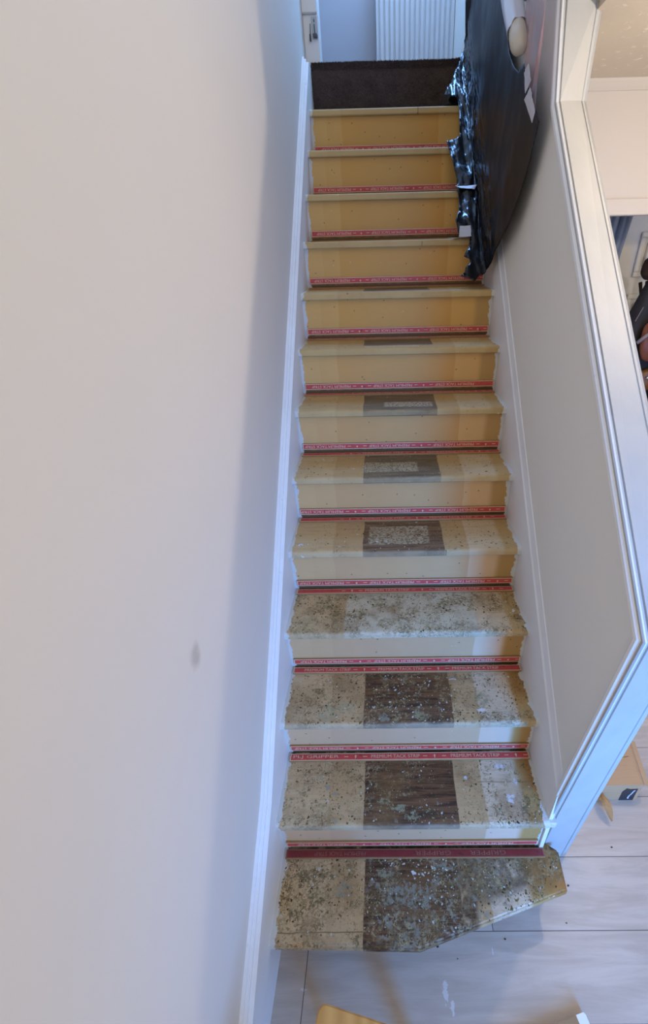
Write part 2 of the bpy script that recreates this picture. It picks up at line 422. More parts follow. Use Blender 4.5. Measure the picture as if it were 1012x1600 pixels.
# landing floor
bm = bmesh.new(); box(bm, -.03, .83, 13*G+.02, 3.6, 2.45, 2.655)
M_land = plain('landing_carpet_brown', lin(58, 48, 44), .95, .1, .2, 120, .6)
tag(obj('landing_floor', bm, M_land), kind='structure')

# right wall between stair and hall: solid below the capping, full height beyond the jamb
INN = [(.215, .0), (.195, .40), (.118, 1.225), (1.128, 2.205), (1.205, 2.44), (1.205, 4.2)]     # (y, z) on x = .83
OUT = [(.251, .0), (.225, .40), (.170, 1.19), (1.295, 2.24), (1.285, 2.44), (1.285, 4.2)]       # (y, z) on x = .965
bm = bmesh.new()
def wsec(x, pts, dy): return [(x, y+dy, z) for y, z in pts]
poly_in = [(.235, 0), (.215, .40), (.145, 1.205), (1.15, 2.17), (1.23, 2.44), (1.23, 4.2), (3.6, 4.2), (3.6, 0)]
poly_out = [(.27, 0), (.245, .40), (.195, 1.165), (1.32, 2.20), (1.31, 2.44), (1.31, 4.2), (3.6, 4.2), (3.6, 0)]
A = [bm.verts.new((.837, y, z)) for y, z in poly_in]; B = [bm.verts.new((.955, y, z)) for y, z in poly_out]
bm.faces.new(A); bm.faces.new(B[::-1])
for i in range(8): bm.faces.new((A[i], B[i], B[(i+1) % 8], A[(i+1) % 8]))
bmesh.ops.recalc_face_normals(bm, faces=bm.faces)
tag(obj('wall_right', bm, M_wallR), kind='structure')

# white lining of the opening: post front, sloping capping and jamb in one run
def off2(pts, d):
    """offset a polyline sideways (towards larger y / lower z side)"""
    out = []
    for i, p in enumerate(pts):
        a = Vector(pts[max(i-1, 0)]); c2 = Vector(pts[min(i+1, len(pts)-1)]); q = Vector(p)
        d1 = (q-a).normalized() if i else (c2-q).normalized(); d2 = (c2-q).normalized() if i < len(pts)-1 else d1
        n1 = Vector((d1.y, -d1.x)); n2_ = Vector((d2.y, -d2.x)); nn = (n1+n2_)
        nn = nn/max(.3, nn.dot(n1)) if nn.length > 0 else n1
        out.append((q.x+nn.x*d, q.y+nn.y*d))
    return out
bm = bmesh.new()
def rail(x, t, d):
    """point rail across the lining: t 0 inner .. 1 outer, d depth below the surface"""
    base = [(INN[i][0]*(1-t)+OUT[i][0]*t, INN[i][1]*(1-t)+OUT[i][1]*t) for i in range(6)]
    return [(x, p[0], p[1]) for p in off2(base, d)]
X0, X1 = .831, .967
prof = [(.0, .030), (.0, .003), (.02, .0), (.10, .0), (.115, .004), (.13, .004), (.145, -.001), (.86, -.001), (.875, .003), (.90, .003), (.915, 0), (.97, 0), (1, .003), (1, .032)]
loft(bm, [rail(X0+(X1-X0)*t, t, d) for t, d in prof], close=True)
# architrave on the stair face, with its own groove
prof2 = [(.8385, .0), (.8330, .0), (.8325, .003), (.8340, .0045), (.8255, .012), (.8245, .020), (.8290, .024), (.8385, .024)]
for_arch = bmesh.new(); loft(for_arch, [rail(x, 0, d+.002) for x, d in prof2], close=True)
tag(obj('trim_4', for_arch, M_gloss), kind='structure')
prof3 = [(.954, .001), (.973, .001), (.975, .012), (.970, .035), (.954, .035)]
loft(bm, [rail(x, 1, d+.002) for x, d in prof3], close=True)
tag(obj('trim_1', bm, M_cap), kind='structure')

# hall side: header wall with opening, ceiling and cornice
bm = bmesh.new()
box(bm, .955, 3.2, 1.90, 1.97, 1.985, 2.45)
tag(obj('wall_hall', bm, M_hall), kind='structure')
bm = bmesh.new(); box(bm, .955, 3.2, 1.887, 1.90, 1.974, 2.036, .003); box(bm, .955, 3.2, 1.90, 1.972, 1.974, 1.985)
tag(obj('trim_2', bm, M_hall), kind='structure')
bm = bmesh.new(); box(bm, .957, 3.2, -.6, 1.92, 2.425, 2.48)
tag(obj('ceiling', bm, M_ceil), kind='structure')
bm = bmesh.new()
prism(bm, [(1.9, 2.393), (1.895, 2.393), (1.885, 2.403), (1.873, 2.417), (1.868, 2.426), (1.9, 2.426)], 0, .957, 3.2)
tag(obj('trim_3', bm, M_hall), kind='structure')
# room beyond: wall and panelled door
M_beyond = plain('cupboard_wall_blue_grey', lin(128, 138, 152), .8, .2)
bm = bmesh.new(); box(bm, .955, 1.80, 2.62, 2.7, 0, 2.35); box(bm, 2.62, 3.3, 2.62, 2.7, 0, 2.35); box(bm, 1.78, 2.64, 2.62, 2.7, 2.02, 2.35)
tag(obj('wall_beyond', bm, M_beyond), kind='structure')
bm = bmesh.new(); box(bm, .955, 3.3, 1.97, 2.7, 2.35, 2.40)
tag(obj('ceiling_beyond', bm, M_beyond), kind='structure')
M_door = plain('door_grey_white_paint', lin(186, 182, 176), .5, .4)
bm = bmesh.new()
box(bm, 1.80, 2.60, 2.62, 2.66, .01, 2.02, .003)
def panel(x0, x1, z0, z1):
    # raised moulding with a sunk field
    for (a, b_, c_, d_) in ((x0, x0+.03, z0+.0301, z1-.0301), (x1-.03, x1, z0+.0301, z1-.0301), (x0, x1, z0, z0+.03), (x0, x1, z1-.03, z1)):
        box(bm, a, b_, 2.606, 2.621, c_, d_, .005)
    box(bm, x0+.05, x1-.05, 2.610, 2.621, z0+.05, z1-.05, .008)
for x0, x1 in ((1.90, 2.15), (2.25, 2.50)):
    panel(x0, x1, 1.68, 1.92); panel(x0, x1, .95, 1.585); panel(x0, x1, .2, .8)
dr = tag(obj('door_1', bm, M_door), kind='structure')
bm = bmesh.new(); tube(bm, [(2.55, 2.61, 1.0), (2.55, 2.57, 1.0)], .012); tube(bm, [(2.55, 2.575, 1.0), (2.44, 2.575, 1.0)], .01)
M_chrome = plain('steel', lin(170, 172, 176), .3, .5, .05, 40, .05, 1)
obj('door_handle', bm, M_chrome, dr)

# ------------------------------------------------------------------ staircase
stair = empty('staircase', (W/2, 0, 0), 'straight bare wooden staircase, carpet stripped off, stained tan and brown treads', 'staircase')
rnd = random.Random(5)

def text_geo(s, width, height):
    cu = bpy.data.curves.new('lettering', 'FONT'); cu.body = s; cu.size = 1; cu.resolution_u = 2
    o = bpy.data.objects.new('lettering', cu); C.objects.link(o)
    dg = bpy.context.evaluated_depsgraph_get(); dg.update()
    me = bpy.data.meshes.new_from_object(o.evaluated_get(dg))
    vs = [v.co.copy() for v in me.vertices]; fs = [tuple(p.vertices) for p in me.polygons]
    bpy.data.objects.remove(o); bpy.data.curves.remove(cu)
    x0 = min(v.x for v in vs); x1 = max(v.x for v in vs); z0 = min(v.y for v in vs); z1 = max(v.y for v in vs)
    return [((v.x-x0)/(x1-x0)*width, (v.y-z0)/(z1-z0)*height) for v in vs], fs
T_PTS = text_geo('PREMIUM TACK STRIP', .165, .0112)
T_GRIP = text_geo('PLJ GRIPPER', .155, .0125)
T_GR2 = text_geo('GRIPPER', .115, .0125)

def put_shape(bm, pts, faces, M, mi):
    vs = [bm.verts.new(M @ Vector((p[0], p[1], 0))) for p in pts]
    for f in faces:
        try:
            q = bm.faces.new([vs[i] for i in f]); q.material_index = mi
        except ValueError: pass

def gripper(name_n, kind, x0, x1, layout, flip, mats, tilt=0.0):
    """thin tack strip. local frame: u along x, v across the strip, n out of the face"""
    bm = bmesh.new()
    wd, th = .0255, .0065
    # local coordinates: x=u, y=v(0..wd), z=n(0..th)
    box(bm, x0, x1, 0, wd, 0, th, .0006, 0)
    def rect(a, b_, c_, d_, mi, h=th+.0002):
        q = [bm.verts.new((a, c_, h)), bm.verts.new((b_, c_, h)), bm.verts.new((b_, d_, h)), bm.verts.new((a, d_, h))]
        f = bm.faces.new(q); f.material_index = mi
    rect(x0+.001, x1-.001, .0031, wd-.0031, 1)
    rect(x0+.001, x1-.001, .0006, .0031, 2); rect(x0+.001, x1-.001, wd-.0031, wd-.0006, 2)
    rect(x0+.001, x0+.004, .0031, wd-.0031, 2, th+.0003); rect(x1-.004, x1-.001, .0031, wd-.0031, 2, th+.0003)
    def place(geo, ux, width, height):
        if ux < x0+.004 or ux+width > x1-.003: return
        if flip: M = Matrix.Translation((ux+width, wd/2+height/2, th+.0005)) @ Matrix.Rotation(PI, 4, 'Z')
        else: M = Matrix.Translation((ux, wd/2-height/2, th+.0005))
        put_shape(bm, geo[0], geo[1], M, 2)
    def sym(cx):
        if cx-.04 < x0 or cx+.04 > x1: return
        for d in (-.032, .032): rect(cx+d-.007, cx+d+.007, wd/2-.0012, wd/2+.0012, 2, th+.0005)
        rect(cx-.0016, cx+.0016, wd/2-.006, wd/2+.002, 2, th+.0005)
        sgn = -1 if flip else 1
        q = [(-.0045, .000), (.0045, .000), (0, .0065*sgn)]
        vs = [bm.verts.new((cx+a, wd/2+b_, th+.0006)) for a, b_ in q]; f = bm.faces.new(vs); f.material_index = 2
    for what, ux in layout:
        if what == 'p': place(T_PTS, ux, .165, .0105)
        elif what == 's': sym(ux)
        elif what == 'g': place(T_GRIP, ux, .155, .0125)
        elif what == 'r': place(T_GR2, ux, .115, .0125)
    # tack points standing out of the strip
    u = x0+.03
    while u < x1-.02:
        for vv in (.007, .018):
            a = bm.verts.new((u-.0007, vv, th)); b_ = bm.verts.new((u+.0007, vv-.0005, th)); c_ = bm.verts.new((u, vv+.0009, th)); d_ = bm.verts.new((u+.0008, vv+.0006, th+.0038))
            for tr in ((a, b_, d_), (b_, c_, d_), (c_, a, d_)): bm.faces.new(tr).material_index = 3
        u += .034
    if kind == 'riser':
        n = name_n
        M = Matrix(((1, 0, 0, 0), (0, 0, -1, (n-1)*G), (0, 1, 0, (n-1)*R+.0215), (0, 0, 0, 1)))
    else:
        n = name_n
        M = Matrix(((1, 0, 0, 0), (0, 1, 0, n*G-.0335), (0, 0, 1, n*R), (0, 0, 0, 1)))
    bmesh.ops.transform(bm, matrix=Matrix.Translation((0, 0, 0)) @ M @ Matrix.Rotation(tilt, 4, 'Z'), verts=bm.verts)
    return obj('gripper_strip', bm, mats, stair)

M_tack = plain('tack_steel', lin(110, 104, 98), .4, .5, .1, 40, .1, 1)
SM = [M_gwood, M_red, M_cream, M_tack]; SMW = [M_gwood, M_redw, M_creamw, M_tack]

M_fleck = [plain('residue_sage', lin(150, 148, 108), .85, .2, .2, 80), plain('residue_pale', lin(196, 200, 190), .8, .2, .15, 80),
           plain('residue_dark', lin(84, 70, 48), .9, .2, .2, 80), plain('residue_khaki', lin(124, 112, 70), .85, .2, .2, 80), plain('residue_brown', lin(130, 98, 60), .85, .2, .2, 80)]
def in_poly(x, y, P):
    r = False; j = len(P)-1
    for i in range(len(P)):
        if (P[i][1] > y) != (P[j][1] > y) and x < (P[j][0]-P[i][0])*(y-P[i][1])/(P[j][1]-P[i][1])+P[i][0]: r = not r
        j = i
    return r
STEP1 = [(.0, -.032), (.426, -.040), (.8795, .087), (.886, .185), (.846, .210), (0, .215)]
def flecks(bm, n, count, zt, dens):
    k = 0; tries = 0
    while k < count and tries < count*14:
        tries += 1
        x = rnd.uniform(.008, W+(.05 if n == 1 else -.01)); y = rnd.uniform((n-1)*G-.018, n*G-.034)
        if n == 1 and not in_poly(x, y, STEP1): continue
        d = dens(x, y-(n-1)*G)
        cl = noise.noise(Vector((x*9, y*9, n*3.7)))*.5+.5
        cl2 = noise.noise(Vector((x*28, y*28, n*9.1)))*.5+.5
        if rnd.random() > d*max(0, (cl*.55+cl2*.55-.36)*3): continue
        s = rnd.choice((.0009, .0011, .0013, .0016, .0021, .0032))*rnd.uniform(.8, 1.25)
        a0 = rnd.uniform(0, 6.28); ns = rnd.choice((4, 5, 6)); el = rnd.uniform(1, 1.9)
        h = s*rnd.uniform(.25, .6)
        ring = []
        ca, sa = math.cos(a0), math.sin(a0)
        for q in range(ns):
            t = q*2*PI/ns; rr = s*rnd.uniform(.6, 1.2); u_, v_ = rr*el*math.cos(t), rr*math.sin(t)
            ring.append(bm.verts.new((x+u_*ca-v_*sa, y+u_*sa+v_*ca, zt-.0002)))
        top = bm.verts.new((x+rnd.uniform(-.4, .4)*s, y+rnd.uniform(-.4, .4)*s, zt+h))
        dark = .265 < x < .556
        mi = rnd.choices((0, 1, 2, 3, 4), ((3, 4, 1, 2, 1) if dark else (2, 1.2, 1.5, 3, 3)))[0]
        for q in range(ns):
            f = bm.faces.new((ring[q], ring[(q+1) % ns], top)); f.material_index = mi
        k += 1

def nosed(bm, x0, x1, y0, y1, z0, z1, r=.011):
    """tread board with a rounded front edge"""
    pr = [(y1, z0), (y1, z1)]
    for k in range(6):
        a = PI/2+k*PI/2/5; pr.append((y0+r+math.cos(a)*r, z1-r+math.sin(a)*r))
    pr += [(y0, z0+.004), (y0+.004, z0)]
    prism(bm, pr, 0, x0, x1)

T_TH = .028
for n in range(1, 14):
    # riser
    bm = bmesh.new()
    if n == 1:
        prism(bm, [(.005, .022), (.43, .018), (.835, .130), (.835, .150), (.42, .036), (.005, .038)], 2, 0, R-T_TH)
        m = plain('riser_first_bare_wood', lin(150, 116, 74), .7, .3, .15, 20)
    else:
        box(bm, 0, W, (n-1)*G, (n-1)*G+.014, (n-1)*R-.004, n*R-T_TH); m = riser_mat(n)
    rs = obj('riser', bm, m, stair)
    # tread
    bm = bmesh.new()
    if n == 1:
        vs = prism(bm, STEP1, 2, R-T_TH, R)
        es = [e for e in bm.edges if all(abs(v.co.z-R) < 1e-5 for v in e.verts) and max(v.co.y for v in e.verts) < .19]
        bmesh.ops.bevel(bm, geom=es, offset=.006, segments=3, affect='EDGES')
    else:
        nosed(bm, -.004, W+.002, (n-1)*G-.022, n*G+.004, n*R-T_TH, n*R)
        if n == 2:   # end of the nosing sticks out past the post
            box(bm, W-.001, W+.022, (n-1)*G-.021, (n-1)*G+.004, n*R-T_TH+.002, n*R-.001, .004)
    tr = obj('tread', bm, tread_mat(n), stair)
    if n <= 8:
        bm = bmesh.new()
        cnt = {1: 1700, 2: 800, 3: 1100, 4: 1500, 5: 300, 6: 180, 7: 120, 8: 70}[n]
        if n == 1: dn = lambda x, y: (1.2 if x > .27 else .6)*(1 if y > .03 else .35)
        elif n == 2: dn = lambda x, y: 1.3 if y < .03 else .5
        elif n == 3: dn = lambda x, y: .8
        elif n == 4: dn = lambda x, y: 1.3 if .1 < x < .68 else .5
        else: dn = lambda x, y: .5
        flecks(bm, n, cnt, n*R, dn)
        fo = obj('glue_residue', bm, M_fleck, tr); tag(fo, kind='stuff')

# gripper strips on every riser, and on each tread
PER = .2635
for n in range(2, 14):
    off = rnd.uniform(-.02, .02)
    st0 = .012+off+.02
    lay = []
    for k in range(4):
        lay += [('p', st0+k*PER), ('s', st0+k*PER+.165+.049)]
    gripper(n, 'riser', .010, W-.008, lay, True, SM, rnd.uniform(-.002, .002))
for n in range(1, 13):
    off = rnd.uniform(-.03, .03)
    if n == 2: lay = [('g', .02), ('s', .232), ('p', .285), ('s', .50), ('p', .555), ('s', .775)]
    elif n == 1: lay = [('p', .10), ('r', .425), ('r', .60)]
    else:
        lay = []
        for k in range(4): lay += [('p', .02+off+k*PER), ('s', .02+off+k*PER+.214)]
    gripper(n, 'tread', .008, W-.006 if n > 1 else .838, lay, n == 1, SMW if n == 1 else SM, rnd.uniform(-.002, .002))

# left stringboard with its moulded top edge
def topL(y): return pit(y)+.08 if y > .2 else pit(.2)+.08+(y-.2)*.64
bm = bmesh.new()
ys = [-.5, -.3, -.1, .1, .2, 1.0, 1.8, 2.55]
pts = [(y, topL(y)) for y in ys]+[(2.66, pit(2.55)+.075), (2.66, 2.30), (2.3, 1.95), (.25, 0), (-.5, 0)]
prism(bm, pts, 0, -.031, 0)
# cap bead: two steps up towards the wall
def capL(x0, x1, h0, h1):
    r1 = [(x0, y, topL(y)+h0) for y in ys]; r2 = [(x0, y, topL(y)+h1) for y in ys]; r3 = [(x1, y, topL(y)+h1) for y in ys]; r4 = [(x1, y, topL(y)+h0) for y in ys]
    loft(bm, [r1, r2, r3, r4], close=True)
capL(-.031, -.012, -.004, .012); capL(-.031, -.021, .010, .020)
obj('stringboard', bm, M_string, stair)
# right stringboard
bm = bmesh.new()
yr = [.195, .8, 1.6, 2.66]
def rr_(x, h): return [(x, y, pit(y)+h) for y in yr]
loft(bm, [rr_(W+.0005, -.30), rr_(W+.0005, .115), rr_(W+.0045, .125), rr_(W+.009, .165), rr_(W+.0125, .170), rr_(W+.0125, -.30)], close=True)
obj('stringboard', bm, M_string, stair)

# chipped paint round the end of the second nosing
b = NB('chipped_paint', .5, .4)
nn = b.st(b.noise(60, 4, .6), .5, .56)
M_chip = b.done(b.mix(nn, lin(232, 232, 230), lin(150, 128, 96)), nn, .5, .002)

# ------------------------------------------------------------------ brown carpet end on the top riser
bm = bmesh.new()
prof = [(13*G+.10, 2.658)]
zt, yf = 14*R+.028, 13*G-.012
for k in range(7):
    a = PI/2+k*PI/2/6; prof.append((yf+.028+math.cos(a)*.028, zt-.028+math.sin(a)*.028))
for z in (2.61, 2.58, 2.55, 2.52, 2.495, 2.473): prof.append((yf, z))
prof.insert(0, (13*G+.45, 2.672)); prof[1] = (13*G+.10, 2.684)
NX = 120; rows = []
for i in range(NX+1):
    x = .002+(.820-.002)*i/NX; row_ = []
    for (y, z) in prof:
        d = noise.noise(Vector((x*9, z*6, 3)))*.006
        row_.append((x, y-abs(d)*(1 if z < 2.66 else .2), z+noise.noise(Vector((x*7, 1, 5)))*.005*(1 if z > 2.64 else 0)))
    rows.append(row_)
loft(bm, rows)
ret = bmesh.ops.solidify(bm, geom=bm.faces[:], thickness=-.008)
bmesh.ops.recalc_face_normals(bm, faces=bm.faces)
# pile: short tufts all over the visible face
fr = [f for f in bm.faces if f.calc_center_median().z > 2.47 and f.calc_center_median().y < 13*G+.04]
for f in fr:
    nrm = f.normal; ctr = f.calc_center_median()
    if nrm.y > .3 or nrm.z < -.3: continue
    vs4 = [v.co.copy() for v in f.verts]
    for q in range(9):
        a, b_ = rnd.random(), rnd.random()
        p = vs4[0].lerp(vs4[1], a).lerp(vs4[3].lerp(vs4[2], a), b_) if len(vs4) == 4 else ctr
        tip = p+nrm*rnd.uniform(.003, .008)+Vector((rnd.uniform(-.004, .004), rnd.uniform(-.002, .002), rnd.uniform(-.006, .002)))
        sd = Vector((rnd.uniform(.0012, .002), 0, 0)); 
        v1 = bm.verts.new(p-sd); v2 = bm.verts.new(p+sd); v3 = bm.verts.new(tip)
        bm.faces.new((v1, v2, v3))
b = NB('brown_carpet_pile', .95, .05)
n1 = b.noise(14, 4, .7); n2 = b.noise(150, 3, .7); n3 = b.st(b.noise(220, 2), .66, .72)
c = b.mix(n1, lin(64, 53, 50), lin(112, 96, 88)); c = b.mix(b.mul(n2, .5), c, lin(44, 37, 35)); c = b.mix(b.mul(n3, .6), c, lin(136, 118, 98))
M_carpet = b.done(c, b.noise(240, 3, .7), .8, .004)
cp_ = obj('stair_carpet', bm, M_carpet, origin=(W/2, 13*G, 2.66))
tag(cp_, 'dark brown carpet still wrapped over the top riser at the landing', 'carpet')

# ------------------------------------------------------------------ radiator upstairs
rad = empty('radiator', (.64, 3.57, 2.78), 'white fluted panel radiator on the landing wall', 'radiator')
M_rad = plain('radiator_white_enamel', lin(205, 208, 210), .35, .5, .02)
bm = bmesh.new()
x0, x1, z0, z1 = .335, .935, 2.78, 3.38
N = 18; pr = []
pitch_ = (x1-x0-.02)/N
pr.append((x0, 3.56)); pr.append((x0, 3.513)); pr.append((x0+.004, 3.509)); pr.append((x0+.010, 3.509))
for i in range(N):
    s0 = x0+.010+i*pitch_
    pr += [(s0+pitch_*.10, 3.509), (s0+pitch_*.22, 3.519), (s0+pitch_*.42, 3.519), (s0+pitch_*.54, 3.509)]
pr += [(x1-.004, 3.509), (x1, 3.513), (x1, 3.56)]
prism(bm, pr, 2, z0, z1)
obj('panel', bm, M_rad, rad)
bm = bmesh.new()
box(bm, x0-.003, x1+.003, 3.507, 3.565, z1, z1+.012, .003)
for i in range(24): box(bm, x0+.02+i*.024, x0+.032+i*.024, 3.515, 3.56, z1+.0118, z1+.0135)
obj('top_grille', bm, M_rad, rad)
for xx in (.42, .85):
    bm = bmesh.new(); box(bm, xx, xx+.03, 3.559, 3.6, 2.9, 3.3); obj('bracket', bm, M_rad, rad)
bm = bmesh.new(); tube(bm, [(.955, 3.545, 2.62), (.955, 3.545, 2.80), (.935, 3.545, 2.80)], .009); tube(bm, [(.955, 3.545, 2.80), (.955, 3.545, 2.86)], .016)
obj('valve', bm, M_chrome, rad)

# ------------------------------------------------------------------ gate post with latch at the head of the left wall
gp = empty('gate_post', (.0, 2.70, 2.66), 'white timber post with steel latch at the head of the stairs, left', 'gate post')
bm = bmesh.new(); box(bm, -.030, .046, 2.69, 2.74, 2.688, 2.886, .003); box(bm, -.032, .044, 2.675, 2.75, 2.886, 3.5, .004)
obj('post', bm, M_gloss, gp)
bm = bmesh.new(); box(bm, .012, .042, 2.684, 2.691, 2.795, 2.875, .002)
obj('latch_plate', bm, plain('latch_white_steel', lin(196, 200, 206), .35, .5, .1), gp)
bm = bmesh.new(); box(bm, .024, .029, 2.678, 2.685, 2.815, 2.848, .001); box(bm, .024, .029, 2.678, 2.685, 2.856, 2.866, .001)
obj('latch_slot', bm, plain('latch_teal_plastic', lin(58, 112, 128), .4, .5), gp)
bm = bmesh.new(); box(bm, .018, .040, 2.668, 2.686, 2.797, 2.813, .003); tube(bm, [(.003, 2.68, 2.786), (.003, 2.68, 2.812)], .0045, 10); tube(bm, [(.004, 2.682, 2.812), (.006, 2.682, 2.85)], .002, 8)
obj('latch_bolt', bm, plain('latch_dull_steel', lin(92, 96, 104), .4, .5, .1, 40, .1, .6), gp)

# ------------------------------------------------------------------ handrail on the right wall
hr = empty('handrail', (.77, 1.40, pit(1.40)+.90), 'cream rounded handrail end on the right wall under the plastic', 'handrail')
M_rail = plain('handrail_cream_paint', lin(196, 188, 170), .4, .5, .05)
bm = bmesh.new()
P0 = Vector((.768, 1.335, pit(1.335)+.905)); dr_ = Vector((0, 1, K)).normalized()
pts = [P0+dr_*d for d in (0, .004, .012, .024, .05, .5, 1.0, 1.5)]
tube(bm, pts, [.010, .017, .0225, .026, .027, .027, .027, .027], 20)
obj('rail', bm, M_rail, hr, True)
for d in (.35, 1.2):
    bm = bmesh.new(); q = P0+dr_*d; tube(bm, [q+Vector((0, 0, -.02)), q+Vector((.02, 0, -.05)), q+Vector((.068, 0, -.05))], .006, 8)
    obj('bracket', bm, M_chrome, hr)

# ------------------------------------------------------------------ sheets: polygons in (y, s), s = height over the nosing line, s<0 = distance out over the steps
def sheet_mesh(poly, step, fmap, jitter=.3, seed=1):
    r = random.Random(seed)
    n = len(poly); pts = []
    bp_ = []
    for i in range(n):
        a = Vector(poly[i]); b2 = Vector(poly[(i+1) % n]); m = max(1, int((b2-a).length/step))
        for k in range(m): bp_.append(a.lerp(b2, k/m))
    nb = len(bp_); pts = list(bp_)
    y0 = min(p[0] for p in poly); y1 = max(p[0] for p in poly); s0 = min(p[1] for p in poly); s1 = max(p[1] for p in poly)
    yy = y0
    while yy < y1:
        ss = s0
        while ss < s1:
            q = (yy+r.uniform(-jitter, jitter)*step, ss+r.uniform(-jitter, jitter)*step)
            if in_poly(q[0], q[1], poly): pts.append(Vector(q))
            ss += step
        yy += step
    out = delaunay_2d_cdt([Vector((p[0], p[1])) for p in pts], [], [list(range(nb))], 1, 1e-6)
    bm = bmesh.new()
    vs = [bm.verts.new(fmap(v[0], v[1])) for v in out[0]]
    for f in out[2]:
        try: bm.faces.new([vs[i] for i in f])
        except ValueError: pass
    bmesh.ops.recalc_face_normals(bm, faces=bm.faces)
    return bm
def ridge(v, sc_): return 1-abs(noise.noise(v*sc_))*2
def bag_map(y, s):
    # wall part, rounded corner, step part
    XW, r_ = .800, .035
    if s > r_: p = Vector((XW, y, pit(y)+s)); nn = Vector((-1, 0, 0)); wk = 0
    elif s < -r_: p = Vector((XW+s, y, pit(y)+.014)); nn = Vector((0, -.68, .73)); wk = 1
    else:
        t = (s+r_)/(2*r_); a = t*PI/2
        p = Vector((XW-r_+math.sin(a)*r_, y, pit(y)+.014*(1-t)+r_*(1-math.cos(a)))); nn = Vector((-math.sin(a), -.68*math.cos(a), .73*math.cos(a)+.0)).normalized(); wk = 1-t
    q = Vector((y, s, 0))
    # long folds falling down the wall; sharp crumple near the steps
    vy = y+s*.30
    fold = noise.noise(Vector((vy*4.0, s*1.5, 2)))*.012+ridge(Vector((vy*6+s, s*1.6, 7)), 1)*.004+noise.noise(Vector((vy*17, s*9, 5)))*.0022
    cr = ridge(Vector((y*5+s*3, s*26, 4)), 1)*.011+ridge(Vector((y*13, s*55+y*9, 9)), 1)*.006+ridge(Vector((y*46, s*64, 1)), 1)*.0015
    near = max(0, min(1, 1-(s-.10)/.20))*max(0, min(1, (y-1.6)/.12))
    amp = fold*(1-near)+cr*near
    d = amp*.9+.006
    p = p+nn*(max(0, d))
    if p.x > .815: p.x = .815
    return p
BAG = [(2.66, -.013), (2.54, .282), (2.42, .58), (2.05, .98), (1.80, .95), (1.70, .76), (1.637, .712), (1.56, .735), (1.47, .775), (1.42, .80), (1.38, .84), (1.35, .868), (1.335, .845), (1.32, .86), (1.30, .875),
       (1.267, .855), (1.24, .865), (1.212, .915), (1.222, .905), (1.26, .845), (1.20, .868), (1.155, .878),
       (1.20, .76), (1.255, .635), (1.34, .47), (1.44, .33), (1.53, .21), (1.60, .10), (1.645, .03), (1.64, -.04), (1.62, -.060), (1.63, -.085), (1.64, -.118), (1.652, -.10), (1.668, -.096), (1.684, -.074), (1.70, -.078), (1.712, -.098), (1.722, -.094), (1.745, -.074),
       (1.786, -.066), (1.795, -.10), (1.805, -.116), (1.83, -.119), (1.853, -.125), (1.87, -.115), (1.893, -.105), (1.95, -.10), (2.003, -.104), (2.04, -.102), (2.075, -.111), (2.13, -.122), (2.203, -.137), (2.215, -.09), (2.222, -.072), (2.30, -.070), (2.36, -.062), (2.41, -.066), (2.425, -.09), (2.438, -.132), (2.50, -.095), (2.58, -.055)]
bm = sheet_mesh(BAG, .0085, bag_map, .25, 3)
b = NB('black_polythene', .2, .35)
cc = b.mix(b.noise(8, 3), lin(10, 9, 12), lin(24, 20, 22))
n1 = b.noise(12, 3, .5, dist=.6)
M_bag = b.done(cc, n1, .25, .004, b.add(b.mul(b.st(b.noise(5, 2), .35, .65), .12), b.add(.16, b.mul(b.st(b.op('SUBTRACT', b.z, b.mul(b.y, K)), R+.022*K+.16, R+.022*K+.34), .26))))
# duller matt side of the lining on the upper part
bag = obj('plastic_sheet', bm, M_bag, origin=(.81, 1.9, pit(1.9)))
for p in bag.data.polygons: p.use_smooth = True
so = bag.modifiers.new('thickness', 'SOLIDIFY'); so.thickness = .0012; so.offset = 1
tag(bag, 'crumpled black plastic sheet hanging down the right wall onto the upper steps', 'plastic sheet')

# narrow fold of the black sheet turned back over the carpet, and a length standing by the landing
bm = bmesh.new()
def strip_sheet(bm, L, Rr, k=14, amp=.004, sd=0):
    rails = []
    for j in range(7):
        t = j/6; row2 = []
        for i in range(k+1):
            u = i/k*(len(L)-1); a = int(min(u, len(L)-2)); fr_ = u-a
            l = Vector(L[a]).lerp(Vector(L[a+1]), fr_); r2_ = Vector(Rr[a]).lerp(Vector(Rr[a+1]), fr_)
            p = l.lerp(r2_, t); p.y += noise.noise(p*40+Vector((sd, 0, 0)))*amp*2; p.z += noise.noise(p*35+Vector((0, sd, 0)))*amp
            row2.append(p)
        rails.append(row2)
    loft(bm, rails)
strip_sheet(bm, [(.770, 2.590, 2.90), (.786, 2.600, 2.70), (.730, 2.580, 2.585), (.684, 2.585, 2.50)], [(.812, 2.560, 2.90), (.815, 2.590, 2.70), (.815, 2.575, 2.585), (.790, 2.580, 2.50)], 22, .005, 3)
o = obj('plastic_sheet', bm, M_bag, origin=(.8, 2.6, 2.6)); o.modifiers.new('thickness', 'SOLIDIFY').thickness = .0015
for p in o.data.polygons: p.use_smooth = True
tag(o, 'narrow black plastic fold lying against the brown carpet at the top right', 'plastic sheet')

